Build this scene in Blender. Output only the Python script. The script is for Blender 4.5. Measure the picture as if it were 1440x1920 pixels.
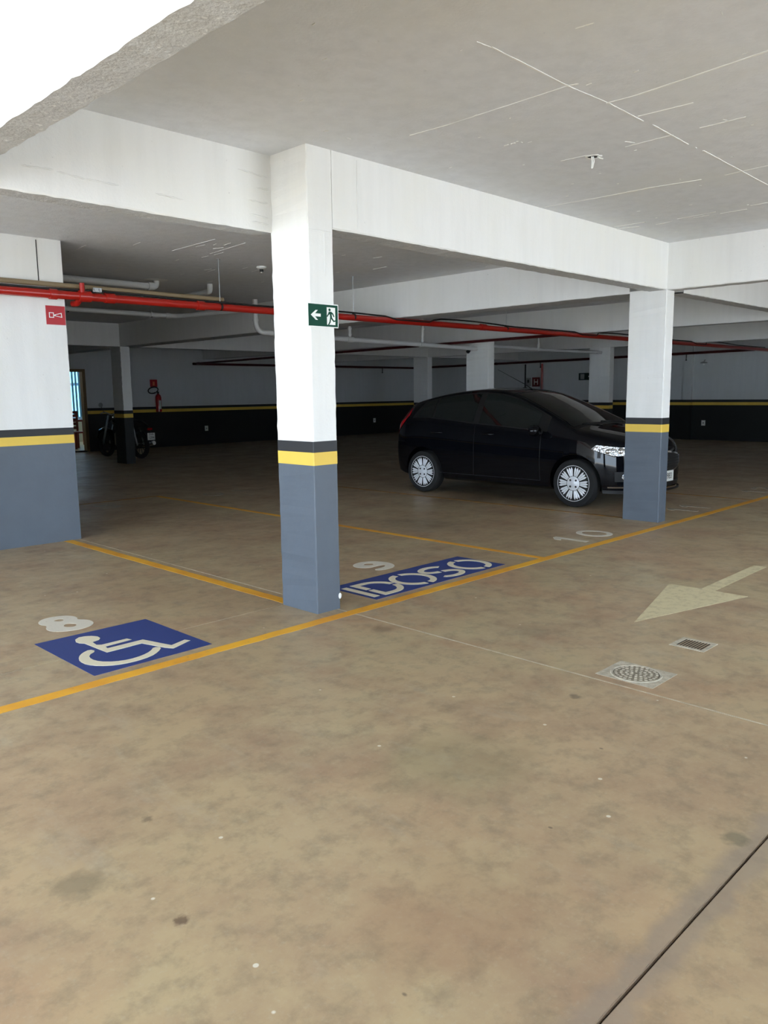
import bpy, bmesh, math, random
from mathutils import Vector, Matrix
for o in list(bpy.data.objects): bpy.data.objects.remove(o)
S = bpy.context.scene; C = S.collection; PI = math.pi
random.seed(7)

# ---------------------------------------------------------------- camera
cam = bpy.data.objects.new('camera', bpy.data.cameras.new('camera')); C.objects.link(cam)
yaw, pitch, roll = 0.7818, -0.1494, -0.0126
f = Vector((math.cos(pitch)*math.cos(yaw), math.cos(pitch)*math.sin(yaw), math.sin(pitch)))
r = f.cross(Vector((0,0,1))).normalized(); u = r.cross(f)
c_, s_ = math.cos(roll), math.sin(roll)
r2 = c_*r + s_*u; u2 = -s_*r + c_*u
cam.matrix_world = Matrix(((r2.x,u2.x,-f.x,-3.2591),(r2.y,u2.y,-f.y,-3.8602),(r2.z,u2.z,-f.z,1.43),(0,0,0,1)))
cam.data.sensor_fit = 'VERTICAL'; cam.data.sensor_height = 36; cam.data.sensor_width = 27
cam.data.lens = 1484.83/1920*36; cam.data.clip_start = .05
S.camera = cam

# ---------------------------------------------------------------- sky, sun, exposure
w = bpy.data.worlds.new('sky'); S.world = w; w.use_nodes = True
bg = w.node_tree.nodes['Background']
bg.inputs[0].default_value = (0.68, 0.83, 1.0, 1); bg.inputs[1].default_value = 8.0
sun = bpy.data.objects.new('sun', bpy.data.lights.new('sun', 'SUN')); C.objects.link(sun)
sun.data.energy = 20.0; sun.data.angle = .01; sun.data.color = (1.0, .97, .92)
sun.rotation_euler = Vector((.35, .45, -1)).to_track_quat('-Z', 'Y').to_euler()
S.view_settings.view_transform = 'Standard'; S.view_settings.look = 'None'
S.view_settings.gamma = 1; S.view_settings.use_curve_mapping = False
S.view_settings.exposure = 0.31

# ---------------------------------------------------------------- materials
def srgb(*c):
    return tuple(((v/255)/12.92 if v/255 <= .04045 else ((v/255+.055)/1.055)**2.4) for v in c) + (1,)
class N:
    def __init__(s, m): s.t = m.node_tree; s.n = s.t.nodes; s.l = s.t.links; s.b = s.n['Principled BSDF']
    def new(s, typ, **k):
        n = s.n.new(typ)
        for a, v in k.items(): setattr(n, a, v)
        return n
    def ln(s, a, b): s.l.new(a, b)
    def pos(s):
        return s.new('ShaderNodeNewGeometry').outputs['Position']
    def scale(s, v, sc):
        m = s.new('ShaderNodeVectorMath', operation='MULTIPLY'); s.ln(v, m.inputs[0]); m.inputs[1].default_value = sc; return m.outputs[0]
    def noise(s, v, scale, detail=4, rough=.55):
        n = s.new('ShaderNodeTexNoise'); n.inputs['Scale'].default_value = scale
        n.inputs['Detail'].default_value = detail; n.inputs['Roughness'].default_value = rough; s.ln(v, n.inputs['Vector']); return n.outputs[0]
    def ramp(s, v, a, b, lo=0., hi=1.):
        n = s.new('ShaderNodeMapRange'); n.inputs[1].default_value = a; n.inputs[2].default_value = b
        n.inputs[3].default_value = lo; n.inputs[4].default_value = hi; s.ln(v, n.inputs[0]); return n.outputs[0]
    def mix(s, fac, a, b, blend='MIX'):
        n = s.new('ShaderNodeMix', data_type='RGBA', blend_type=blend)
        for sock, v in ((n.inputs[0], fac), (n.inputs[6], a), (n.inputs[7], b)):
            if hasattr(v, 'links'): s.ln(v, sock)
            else: sock.default_value = v
        return n.outputs[2]
    def math(s, op, a, b=0.):
        n = s.new('ShaderNodeMath', operation=op)
        for sock, v in ((n.inputs[0], a), (n.inputs[1], b)):
            if hasattr(v, 'links'): s.ln(v, sock)
            else: sock.default_value = v
        return n.outputs[0]
    def bump(s, h, strength, dist=.01):
        n = s.new('ShaderNodeBump'); n.inputs['Strength'].default_value = strength; n.inputs['Distance'].default_value = dist
        s.ln(h, n.inputs['Height']); s.ln(n.outputs[0], s.b.inputs['Normal'])
def mat(name, col, rough=.6, metal=0., coat=0., var=0., vscale=3., bump=0., bscale=40., spec=None):
    m = bpy.data.materials.new(name); m.use_nodes = True; q = N(m)
    q.b.inputs['Base Color'].default_value = col; q.b.inputs['Roughness'].default_value = rough
    q.b.inputs['Metallic'].default_value = metal; q.b.inputs['Coat Weight'].default_value = coat
    if spec is not None: q.b.inputs['Specular IOR Level'].default_value = spec
    p = q.pos()
    if var:
        dk = tuple(x*(1-var) for x in col[:3]) + (1,)
        q.ln(q.mix(q.ramp(q.noise(p, vscale, 5), .35, .65), dk, col), q.b.inputs['Base Color'])
    if bump: q.bump(q.noise(p, bscale, 4), bump)
    m.diffuse_color = col
    return m
def paint_white(name, col, streak=.06, bump=.25, specks=.0):
    m = mat(name, col, .75); q = N(m); p = q.pos()
    st = q.noise(q.scale(p, (6, 6, .7)), 1.5, 5, .6); bl = q.noise(p, 1.3, 4)
    c = q.mix(q.ramp(st, .4, .75), col, tuple(x*(1-streak) for x in col[:3])+(1,))
    c = q.mix(q.ramp(bl, .45, .7, 0, .6), c, tuple(x*y for x, y in zip(col[:3], (.97, .96, .90)))+(1,))
    sp = q.ramp(q.noise(p, 26, 2), .73, .78)
    c = q.mix(sp, c, tuple(x*.80 for x in col[:3])+(1,))
    if specks:
        s2 = q.ramp(q.noise(p, 45, 3), .62, .68, 0, specks); c = q.mix(s2, c, (.95, .95, .93, 1))
    q.ln(c, q.b.inputs['Base Color'])
    q.bump(q.math('ADD', q.noise(p, 9, 5, .65), q.math('MULTIPLY', q.noise(p, 60, 3), .3)), bump, .012)
    return m
M = {}
M['white'] = paint_white('white_paint', (.83, .83, .81, 1))
M['white_wall'] = paint_white('white_wall_paint', (.66, .68, .68, 1))
M['ceiling'] = paint_white('ceiling_paint', (.735, .75, .775, 1), .10, .35, .10)
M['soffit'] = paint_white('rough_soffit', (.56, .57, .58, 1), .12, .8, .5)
M['black_band'] = mat('black_band_paint', srgb(38, 40, 44), .55, var=.2)
M['yellow'] = mat('yellow_band_paint', srgb(232, 196, 84), .55, var=.08)
M['blue_grey'] = mat('blue_grey_paint', srgb(90, 99, 110), .5, var=.07, vscale=5, bump=.2, bscale=18)
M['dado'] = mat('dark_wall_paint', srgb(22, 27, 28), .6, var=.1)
# yellow floor line, worn
m = mat('floor_line_paint', srgb(226, 166, 44), .6); q = N(m); p = q.pos()
a = q.ramp(q.noise(p, 30, 6, .7), .60, .70, 0, .75); b = q.noise(p, 2.2, 3)
q.ln(q.mix(a, q.mix(q.ramp(b, .4, .62), srgb(234, 176, 48), srgb(218, 152, 42)), srgb(160, 140, 108)), q.b.inputs['Base Color']); M['line'] = m
def worn(name, col, under, lo=.6, hi=.7, amt=.7, sc=28):
    m = mat(name, col, .6); q = N(m); p = q.pos()
    a = q.ramp(q.noise(p, sc, 6, .7), lo, hi, 0, amt)
    q.ln(q.mix(a, col, under), q.b.inputs['Base Color']); return m
M['mark_white'] = worn('floor_white_paint', srgb(212, 206, 192), srgb(140, 128, 112))
M['mark_cream'] = worn('floor_cream_paint', srgb(222, 214, 190), srgb(90, 90, 120), .68, .8)
M['mark_blue'] = worn('floor_blue_paint', srgb(38, 58, 124), srgb(110, 110, 130), .66, .8, .6)
M['mark_arrow'] = worn('floor_arrow_paint', srgb(206, 194, 156), srgb(158, 144, 116), .48, .64, .5, 17)
M['mark_faint'] = worn('faint_floor_paint', srgb(176, 170, 156), srgb(120, 112, 96), .45, .62, .8, 16)
M['line_faint'] = worn('faint_yellow_paint', srgb(176, 126, 44), srgb(120, 106, 80), .42, .62, .85, 9)
# concrete floor
def concrete():
    m = bpy.data.materials.new('polished_concrete'); m.use_nodes = True; q = N(m); p = q.pos()
    n1 = q.noise(p, .55, 6, .6); n2 = q.noise(q.scale(p, (1, 1, 1)), 1.9, 8, .68); n3 = q.noise(p, 9, 6, .7); n4 = q.noise(p, 60, 4, .7)
    c = q.mix(q.ramp(n1, .36, .64), srgb(178, 154, 122), srgb(177, 161, 127))
    c = q.mix(q.ramp(n2, .42, .68), c, srgb(158, 133, 108))
    c = q.mix(q.ramp(q.noise(p, .9, 3), .52, .72, 0, .5), c, srgb(180, 144, 112))
    c = q.mix(q.ramp(n3, .48, .70, 0, .55), c, srgb(120, 108, 90))
    c = q.mix(q.ramp(q.noise(q.scale(p, (1, .35, 1)), 5, 5, .7), .56, .72, 0, .35), c, srgb(176, 166, 146))
    c = q.mix(q.ramp(n4, .55, .75, 0, .35), c, srgb(182, 172, 150))
    # grey cement halo alongside the cut joint at y = -3.06
    sx = q.new('ShaderNodeSeparateXYZ'); q.ln(p, sx.inputs[0]); X, Y = sx.outputs[0], sx.outputs[1]
    d = q.math('ABSOLUTE', q.math('ADD', Y, 3.06)); d = q.math('ADD', d, q.math('MULTIPLY', q.math('SUBTRACT', q.noise(p, 7, 4), .5), .12))
    c = q.mix(q.ramp(d, .035, .075, .55, 0), c, srgb(138, 126, 116))
    # stains, then a dark patch under car (x, y, radius, strength, grey or brown)
    for (x0, y0, r0, st, col) in ((-2.373, -1.687, .07, .5, (104, 94, 78)), (-.80, -2.99, .045, .6, (90, 90, 76)), (-2.25, -2.05, .022, .7, (80, 60, 50)),
            (-2.05, -1.5, .02, .6, (90, 80, 66)), (.05, -.55, .07, .5, (96, 84, 70)), (-.1, -1.98, .03, .6, (88, 78, 66)), (-2.5, -2.75, .30, .22, (120, 100, 80)),
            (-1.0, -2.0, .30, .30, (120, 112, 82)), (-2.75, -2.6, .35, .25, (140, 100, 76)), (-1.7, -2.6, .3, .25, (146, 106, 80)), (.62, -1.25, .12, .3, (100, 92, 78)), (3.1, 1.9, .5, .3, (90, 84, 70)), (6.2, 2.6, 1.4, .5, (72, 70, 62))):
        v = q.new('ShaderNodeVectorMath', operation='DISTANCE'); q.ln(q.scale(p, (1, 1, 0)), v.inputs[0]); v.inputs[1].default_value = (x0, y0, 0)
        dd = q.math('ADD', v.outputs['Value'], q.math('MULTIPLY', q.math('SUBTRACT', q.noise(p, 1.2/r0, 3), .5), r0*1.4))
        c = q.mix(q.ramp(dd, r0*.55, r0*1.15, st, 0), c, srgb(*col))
    # tiny white paint drips
    vo = q.new('ShaderNodeTexVoronoi'); vo.inputs['Scale'].default_value = 4.2; q.ln(p, vo.inputs['Vector'])
    c = q.mix(q.ramp(vo.outputs['Distance'], .028, .038, .85, 0), c, srgb(224, 220, 206))
    vo = q.new('ShaderNodeTexVoronoi'); vo.inputs['Scale'].default_value = 3.1; q.ln(q.scale(p, (1.3, .9, 1)), vo.inputs['Vector'])
    c = q.mix(q.ramp(vo.outputs['Distance'], .018, .03, .7, 0), c, srgb(86, 74, 62))
    q.ln(c, q.b.inputs['Base Color'])
    q.ln(q.ramp(n2, .3, .7, .30, .58), q.b.inputs['Roughness']); q.b.inputs['Specular IOR Level'].default_value = .45
    q.bump(q.math('ADD', n3, q.math('MULTIPLY', n4, .5)), .10, .006)
    return m
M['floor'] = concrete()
M['paving'] = mat('outdoor_paving', (.52, .52, .51, 1), .8, var=.15)
M['joint'] = mat('joint_filler', srgb(196, 186, 164), .9, var=.3, vscale=20)
M['joint_dark'] = mat('open_joint', srgb(60, 46, 36), .9)
M['cement'] = mat('pale_cement', srgb(192, 184, 166), .85, var=.3, vscale=30, bump=.5)
M['cast'] = mat('cast_iron', srgb(158, 150, 134), .7, .3, var=.3, vscale=30)
M['red_pipe'] = mat('red_pipe_paint', srgb(168, 28, 18), .32, coat=.2)
M['dark_red'] = mat('dark_red_pipe_paint', srgb(74, 12, 14), .4)
M['pvc'] = mat('white_pvc', srgb(206, 206, 204), .4)
M['tan_pipe'] = mat('tan_pipe', srgb(138, 120, 92), .5)
M['cable'] = mat('black_cable', srgb(20, 20, 20), .5)
M['steel'] = mat('galvanised_steel', srgb(170, 172, 172), .35, .9)
M['grate'] = mat('dark_grate_iron', srgb(66, 62, 54), .7, .2, var=.3, vscale=30)
M['black'] = mat('black_plastic', srgb(16, 16, 17), .5)
M['sign_red'] = mat('sign_red', srgb(178, 22, 34), .45)
M['sign_white'] = mat('sign_white', srgb(236, 238, 234), .45)
M['sign_green'] = mat('sign_green', srgb(8, 66, 50), .6, spec=.2)
M['ext_red'] = mat('extinguisher_red', srgb(176, 20, 24), .25, coat=.5)
M['grey_box'] = mat('grey_plastic', srgb(150, 150, 148), .5)
M['car_paint'] = mat('black_car_paint', (.0035, .004, .006, 1), .16, coat=1.0)
q = N(M['car_paint']); q.b.inputs['Coat Roughness'].default_value = .02; q.b.inputs['Specular IOR Level'].default_value = .0; q.b.inputs['Coat Weight'].default_value = .75
M['glass'] = mat('dark_tinted_glass', (.006, .009, .009, 1), .03, spec=.55)
M['tyre'] = mat('tyre_rubber', srgb(26, 26, 27), .85, bump=.3, bscale=90)
M['silver'] = mat('silver_wheel_cover', srgb(232, 234, 238), .35, .15)
M['chrome'] = mat('chrome', (.85, .86, .88, 1), .08, 1)
M['lamp_red'] = mat('red_lamp_lens', srgb(150, 10, 22), .15, coat=1)
M['lamp_clear'] = mat('headlamp_reflector', (.75, .77, .8, 1), .12, .85); q = N(M['lamp_clear']); q.bump(q.noise(q.pos(), 22, 2), .9, .03)
M['plate'] = mat('plate_white', srgb(222, 222, 216), .5)
M['wood_red'] = mat('red_wood', srgb(140, 44, 26), .45, var=.25)
M['tile'] = mat('beige_tile', srgb(214, 196, 150), .3, var=.1)
M['jamb'] = mat('door_jamb_wood', srgb(128, 102, 66), .5, var=.2)
M['room_wall'] = mat('cream_room_wall', srgb(224, 220, 206), .8)
M['blind'] = mat('pale_blue_blind', srgb(120, 176, 214), .6)
M['pane'] = bpy.data.materials.new('window_glass'); M['pane'].use_nodes = True
q = N(M['pane']); q.b.inputs['Transmission Weight'].default_value = 1; q.b.inputs['Roughness'].default_value = 0; q.b.inputs['IOR'].default_value = 1.1; q.b.inputs['Base Color'].default_value = (.10, .26, .38, 1)

# ---------------------------------------------------------------- helpers
def link(o, parent=None):
    C.objects.link(o)
    if parent is not None: o.parent = parent
    return o
def tag(o, label=None, cat=None, group=None, kind=None):
    if label: o['label'] = label
    if cat: o['category'] = cat
    if group: o['group'] = group
    if kind: o['kind'] = kind
    return o
def empty(name, loc=(0,0,0), rz=0, label=None, cat=None, group=None, kind=None):
    o = bpy.data.objects.new(name, None); o.empty_display_size = .1; C.objects.link(o); o.location = loc; o.rotation_euler = (0,0,rz)
    return tag(o, label, cat, group, kind)
class MB:
    def __init__(s): s.bm = bmesh.new()
    def box(s, x0, y0, z0, x1, y1, z1, bev=0.):
        r = bmesh.ops.create_cube(s.bm, size=1.)
        vs = r['verts']
        for v in vs: v.co = Vector((x0+(v.co.x+.5)*(x1-x0), y0+(v.co.y+.5)*(y1-y0), z0+(v.co.z+.5)*(z1-z0)))
        if bev:
            es = list({e for v in vs for e in v.link_edges})
            bmesh.ops.bevel(s.bm, geom=es, offset=bev, segments=2, affect='EDGES')
        return s
    def tube(s, pts, rad, n=12, cap=True):
        pts = [Vector(p) for p in pts]; rings = []
        ref = None
        for i, p in enumerate(pts):
            if i == 0: d = pts[1]-p
            elif i == len(pts)-1: d = p-pts[i-1]
            else: d = (pts[i+1]-p).normalized() + (p-pts[i-1]).normalized()
            d.normalize()
            if ref is None:
                ref = Vector((0,0,1)) if abs(d.z) < .9 else Vector((1,0,0))
            a = (ref - d*ref.dot(d)).normalized(); ref = a; b = d.cross(a)
            rr = rad[i] if isinstance(rad, (list, tuple)) else rad
            rings.append([s.bm.verts.new(p + (a*math.cos(2*PI*k/n) + b*math.sin(2*PI*k/n))*rr) for k in range(n)])
        for A, B in zip(rings, rings[1:]):
            for k in range(n): s.bm.faces.new((A[k], A[(k+1)%n], B[(k+1)%n], B[k]))
        if cap: s.bm.faces.new(rings[0][::-1]); s.bm.faces.new(rings[-1])
        return s
    def lathe(s, prof, org=(0,0,0), axis='z', n=24, a0=0):
        rings = []
        for (rr, h) in prof:
            ring = []
            for k in range(n):
                t = a0+2*PI*k/n; x, y = rr*math.cos(t), rr*math.sin(t)
                v = {'z': (x, y, h), 'x': (h, x, y), 'y': (x, h, y)}[axis]
                ring.append(s.bm.verts.new(Vector(v)+Vector(org)))
            rings.append(ring)
        for A, B in zip(rings, rings[1:]):
            for k in range(n): s.bm.faces.new((A[k], A[(k+1)%n], B[(k+1)%n], B[k]))
        s.bm.faces.new(rings[0][::-1]); s.bm.faces.new(rings[-1])
        return s
    def quad(s, *p):
        s.bm.faces.new([s.bm.verts.new(v) for v in p]); return s
    def grid(s, P, thick=None):      # P rows of points; thick: offset vector making it a closed slab
        R = [[s.bm.verts.new(p) for p in row] for row in P]
        nr, nc = len(R), len(R[0])
        for i in range(nr-1):
            for j in range(nc-1): s.bm.faces.new((R[i][j], R[i][j+1], R[i+1][j+1], R[i+1][j]))
        if thick is not None:
            T = Vector(thick); Q = [[s.bm.verts.new(Vector(p)+T) for p in row] for row in P]
            for i in range(nr-1):
                for j in range(nc-1): s.bm.faces.new((Q[i][j], Q[i+1][j], Q[i+1][j+1], Q[i][j+1]))
            for i in range(nr-1):
                s.bm.faces.new((R[i][0], R[i+1][0], Q[i+1][0], Q[i][0])); s.bm.faces.new((R[i][-1], Q[i][-1], Q[i+1][-1], R[i+1][-1]))
            for j in range(nc-1):
                s.bm.faces.new((R[0][j], Q[0][j], Q[0][j+1], R[0][j+1])); s.bm.faces.new((R[-1][j], R[-1][j+1], Q[-1][j+1], Q[-1][j]))
        return s
    def build(s, name, m, parent=None, smooth=None, **t):
        bmesh.ops.recalc_face_normals(s.bm, faces=s.bm.faces)
        me = bpy.data.meshes.new(name); s.bm.to_mesh(me); s.bm.free()
        me.materials.append(m)
        if smooth is not None:
            me.shade_smooth(); me.set_sharp_from_angle(angle=math.radians(smooth))
        o = bpy.data.objects.new(name, me); link(o, parent)
        return tag(o, **t)
def shape(name, loops, t, m, parent=None, mtx=None, **tg):    # filled outlines (with holes) given thickness
    cu = bpy.data.curves.new(name, 'CURVE'); cu.dimensions = '2D'; cu.fill_mode = 'BOTH'; cu.extrude = t/2
    for L in loops:
        sp = cu.splines.new('POLY'); sp.points.add(len(L)-1); sp.use_cyclic_u = True
        for i, (x, y) in enumerate(L): sp.points[i].co = (x, y, 0, 1)
    o = bpy.data.objects.new(name, cu); C.objects.link(o)
    bpy.context.view_layer.update()
    me = bpy.data.meshes.new_from_object(o.evaluated_get(bpy.context.evaluated_depsgraph_get()))
    bpy.data.objects.remove(o)
    me.transform(Matrix.Translation((0,0,t/2)))
    if mtx: me.transform(mtx)
    me.materials.clear(); me.materials.append(m)
    o = bpy.data.objects.new(name, me); link(o, parent); return tag(o, **tg)
def text(name, body, size, t, m, parent, mtx, sx=1.):
    cu = bpy.data.curves.new(name, 'FONT'); cu.body = body; cu.size = size; cu.extrude = t/2; cu.align_x = 'CENTER'; cu.align_y = 'CENTER'
    o = bpy.data.objects.new(name, cu); C.objects.link(o); bpy.context.view_layer.update()
    me = bpy.data.meshes.new_from_object(o.evaluated_get(bpy.context.evaluated_depsgraph_get())); bpy.data.objects.remove(o)
    me.transform(Matrix.Diagonal((sx, 1, 1, 1))); me.transform(mtx); me.materials.clear(); me.materials.append(m)
    return link(bpy.data.objects.new(name, me), parent)
def smooth(P, it=2, closed=True):    # corner cutting for traced outlines
    for _ in range(it):
        Q = []
        n = len(P)
        for i in range(n):
            a, b = P[i], P[(i+1) % n]
            Q += [(a[0]*.75+b[0]*.25, a[1]*.75+b[1]*.25), (a[0]*.25+b[0]*.75, a[1]*.25+b[1]*.75)]
        P = Q
    return P
# matrices that put a flat shape (local x right, y up, z out) on a vertical face
def on_face(org, nrm):
    n = Vector(nrm).normalized(); up = Vector((0,0,1)); rt = up.cross(n)
    return Matrix(((rt.x, up.x, n.x, org[0]), (rt.y, up.y, n.y, org[1]), (rt.z, up.z, n.z, org[2]), (0,0,0,1)))

def rough_beam(axis, a0, a1, c0, c1, z0, z1, name, mw, label=None, amp=.005, cat='beam', group=None, kind=None):
    """cast beam running along an axis: faces smooth, lower corners chipped and wavy; soffit a part of its own"""
    root = empty(name, ((a0+a1)/2, (c0+c1)/2, z0) if axis == 'x' else ((c0+c1)/2, (a0+a1)/2, z0), 0, label, cat, group, kind)
    L = root.location
    n = min(260, max(2, int((a1-a0)/.05)))
    rings, sof = [], []
    rnd = random.Random(hash((round(a0, 2), round(c0, 2))) & 999)
    w0 = w1 = 0
    for i in range(n+1):
        a = a0+(a1-a0)*i/n
        w0 = rnd.uniform(-amp, amp)*.35; w1 = rnd.uniform(-amp, amp)*.35
        j = [rnd.uniform(-amp, amp)*.5 for _ in range(4)]
        zz = z0 + w0; z2 = z0 + w1
        rings.append([(a, c0, z1), (a, c0, zz+.010), (a, c0+.007+j[0], zz+j[1]*.4), (a, c1-.007+j[2], z2+j[3]*.4), (a, c1, z2+.010), (a, c1, z1)])
    def T(p): return Vector(p)-L if axis == 'x' else Vector((p[1], p[0], p[2]))-L
    b = MB(); R = [[b.bm.verts.new(T(p)) for p in ring] for ring in rings]
    for A, B in zip(R, R[1:]):
        for k in (0, 1, 3, 4, 5): b.bm.faces.new((A[k], A[(k+1)%6], B[(k+1)%6], B[k]))
    b.bm.faces.new(R[0]); b.bm.faces.new(R[-1][::-1])
    b.build('beam_side', mw, root)
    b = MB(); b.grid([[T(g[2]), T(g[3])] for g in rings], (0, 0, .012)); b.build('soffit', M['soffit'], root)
    return root

# ---------------------------------------------------------------- setting: floor, ceiling, walls
ZC, ZB = 2.918, 2.45
floor = empty('floor', (0, 0, 0), kind='structure')
J = .004
for (x0, y0, x1, y1) in ((-8.5, -8, 19.3, -3.06), (-8.5, -3.06, .175, .363), (-8.5, .363, .175, 16.4), (.175, -3.06, 19.3, 16.4)):
    MB().box(x0+J, y0+J, -.12, x1-J, y1-J, 0, .0025).build('slab', M['floor'], floor)
MB().box(-8.5, -3.06-J, -.12, 19.3, -3.06+J, -.012).build('joint_gap', M['joint_dark'], floor)
b = MB(); b.box(.175-J, -3.05, -.12, .175+J, 16.3, .0003); b.box(-8, .363-J, -.12, .17, .363+J, -.002); b.build('joint_filler', M['joint'], floor)
MB().box(-60, -60, -.3, 60, 60, -.121).build('trim_ground', M['paving'], kind='structure')

ceiling = empty('ceiling', (0, 0, ZC), kind='structure')
for (x0, y0, x1, y1) in ((-8, -7.6, 19.3, 14.2), (-.3, 14.2, 19.3, 16.4)):
    MB().box(x0, y0, 0, x1, y1, .2).build('ceiling_slab', M['ceiling'], ceiling)
RIDGES = [((-.36,-1.58),(-.25,-1.59),.0007),((-.27,-1.59),(.36,-1.58),.0034),((.36,-1.58),(.72,-1.6),.0015),((.73,-1.6),(1.13,-1.59),.0025),((1.22,-1.6),(1.73,-1.58),.0027),((1.93,-1.59),(3.14,-1.56),.0032),((.35,-.53),(.37,-.81),.0021),((.37,-.81),(.36,-1.58),.0007),((.36,-1.58),(.38,-1.63),.0031),((.72,-1.59),(.73,-1.77),.0033),((.73,-1.77),(.66,-2.42),.0048),((1.03,-1.61),(1.05,-1.91),.0023),((1.49,-1.29),(1.48,-1.6),.0019),((1.48,-1.76),(1.48,-2.02),.0037),((1.39,-1.34),(1.46,-1.37),.0019),((1.46,-.85),(1.47,-1.03),.003),((2.5,-.04),(2.55,-.58),.0037),((2.55,-.58),(2.56,-.97),.0095),((2.56,-.97),(2.61,-1.29),.0035),((2.62,-1.45),(2.59,-1.75),.0045),((3.66,-.03),(3.68,-.33),.0042),((3.76,.0),(3.82,-.2),.0072),((3.86,-.34),(3.84,-.5),.0071),((3.77,-.58),(3.75,-.93),.0042),((3.83,-.7),(3.83,-.84),.0042),((3.84,-.93),(3.84,-1.15),.0036),((3.73,-1.22),(3.72,-1.36),.004),((-.16,-1.94),(-.15,-2.02),.002),((.92,-.79),(.92,-.82),.0037),((.92,-.84),(.92,-.87),.0037),
 ((1.28,3.7),(1.26,2.87),.003),((1.67,3.57),(1.59,2.84),.0025),((.52,4.32),(.5,4.06),.006),((3.75,3.23),(3.73,2.98),.007),((1.53,3.32),(1.58,3.2),.005),((1.93,7.77),(1.84,6.18),.002)]
b = MB()
def strip(b, p, q_, w0, w1=None, h=.004):
    p, q_ = Vector(p), Vector(q_); w1 = w0 if w1 is None else w1; d = (q_-p).normalized(); nn = Vector((-d.y, d.x))
    k = 14; rows = []
    for i in range(k+1):
        t = i/k; c = p.lerp(q_, t); ww = (w0+(w1-w0)*t)*random.uniform(.5, 1.3)
        rows.append([(c.x+nn.x*ww, c.y+nn.y*ww, -h*random.uniform(.6, 1)), (c.x-nn.x*ww, c.y-nn.y*ww, -h*random.uniform(.6, 1))])
    b.grid(rows, (0, 0, .01))
for (p_, q_, ww) in RIDGES: strip(b, p_, q_, ww*1.35)
for _ in range(70):
    x, y = random.uniform(-1.5, 4.5), random.uniform(-2.6, -.1); a = random.uniform(-.3, .3)+PI/2*(random.random() < .2); l = random.uniform(.01, .035)
    strip(b, (x, y), (x+l*math.sin(a), y+l*math.cos(a)), random.uniform(.001, .004), h=.003)
for _ in range(50):
    x, y = random.uniform(.3, 4.7), random.uniform(.5, 5.5); l = random.uniform(.03, .2)
    strip(b, (x, y), (x+random.uniform(-.02, .02), y+l), random.uniform(.001, .004), h=.003)
b.build('formwork_seam', M['white'], ceiling, label='raised pale plaster ridges left by the formwork', kind='stuff')

ZT, Z1, Z2 = 1.128, 1.058, .975
def wall(name, x0, y0, x1, y1, face, h=ZC, holes=None, mu='white_wall'):
    """wall box with its painted bands as parts; face = which side is the room's ('-y', '-x', '+x', '+y')"""
    root = empty(name, ((x0+x1)/2, (y0+y1)/2, 0), kind='structure')
    ox, oy = -(x0+x1)/2, -(y0+y1)/2
    for nm, za, zb_, m_, pr in (('upper_wall', ZT, h, mu, 0), ('black_band', Z1, ZT, 'black_band', .002), ('yellow_band', Z2, Z1, 'yellow', .002), ('lower_wall', 0, Z2, 'dado', .0)):
        b = MB()
        spans = [(x0, x1)] if not holes else [(x0, holes[0]), (holes[1], x1)]
        for (xa, xb) in spans:
            e = {'-y': (0, -pr, 0, 0), '-x': (-pr, 0, 0, 0), '+x': (0, 0, pr, 0), '+y': (0, 0, 0, pr)}[face]
            b.box(xa+ox+e[0], y0+oy+e[1], za, xb+ox+e[2], y1+oy+e[3], zb_)
        if holes and nm == 'upper_wall': b.box(holes[0]+ox, y0+oy, holes[2], holes[1]+ox, y1+oy, h)
        b.build(nm, M[m_], root)
    return root
wall('wall_back', -.5, 16.28, 19.3, 16.40, '-y', holes=(5.15, 6.03, 2.06))
wall('wall_right', 19.04, -7.6, 19.3, 16.28, '-x')
wall('wall_left', -.5, 4.35, -.3, 16.28, '+x')
wall('wall_front_blocker', 6.0, -7.9, 19.3, -7.6, '+y')  # unseen wall, added to keep daylight off the far bays
wall('wall_near_blocker', -5.5, -7.9, 1.2, -7.6, '+y', mu='white')  # unseen wall, added to narrow the opening and balance the daylight
lw = wall('wall_side', -9, 3.92, .2, 4.35, '-y', mu='white')
for ch in lw.children:
    if ch.name.startswith('lower_wall'): ch.data.materials.clear(); ch.data.materials.append(M['blue_grey'])
b = MB(); b.box(-.041, 3.917, 2.51, -.033, 3.9205, ZC-.02); b.build('groove', M['black'], lw).location = (4.4, -4.135, 0)
pl = empty('trim_1', (19.0, 6.0, 0), kind='structure')
for nm, za, zb_, m_ in (('upper_wall', ZT, ZC, 'white_wall'), ('black_band', Z1, ZT, 'black_band'), ('yellow_band', Z2, Z1, 'yellow'), ('lower_wall', 0, Z2, 'dado')):
    MB().box(-.06, -.11, za, .05, .13, zb_).build(nm, M[m_], pl)

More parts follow.
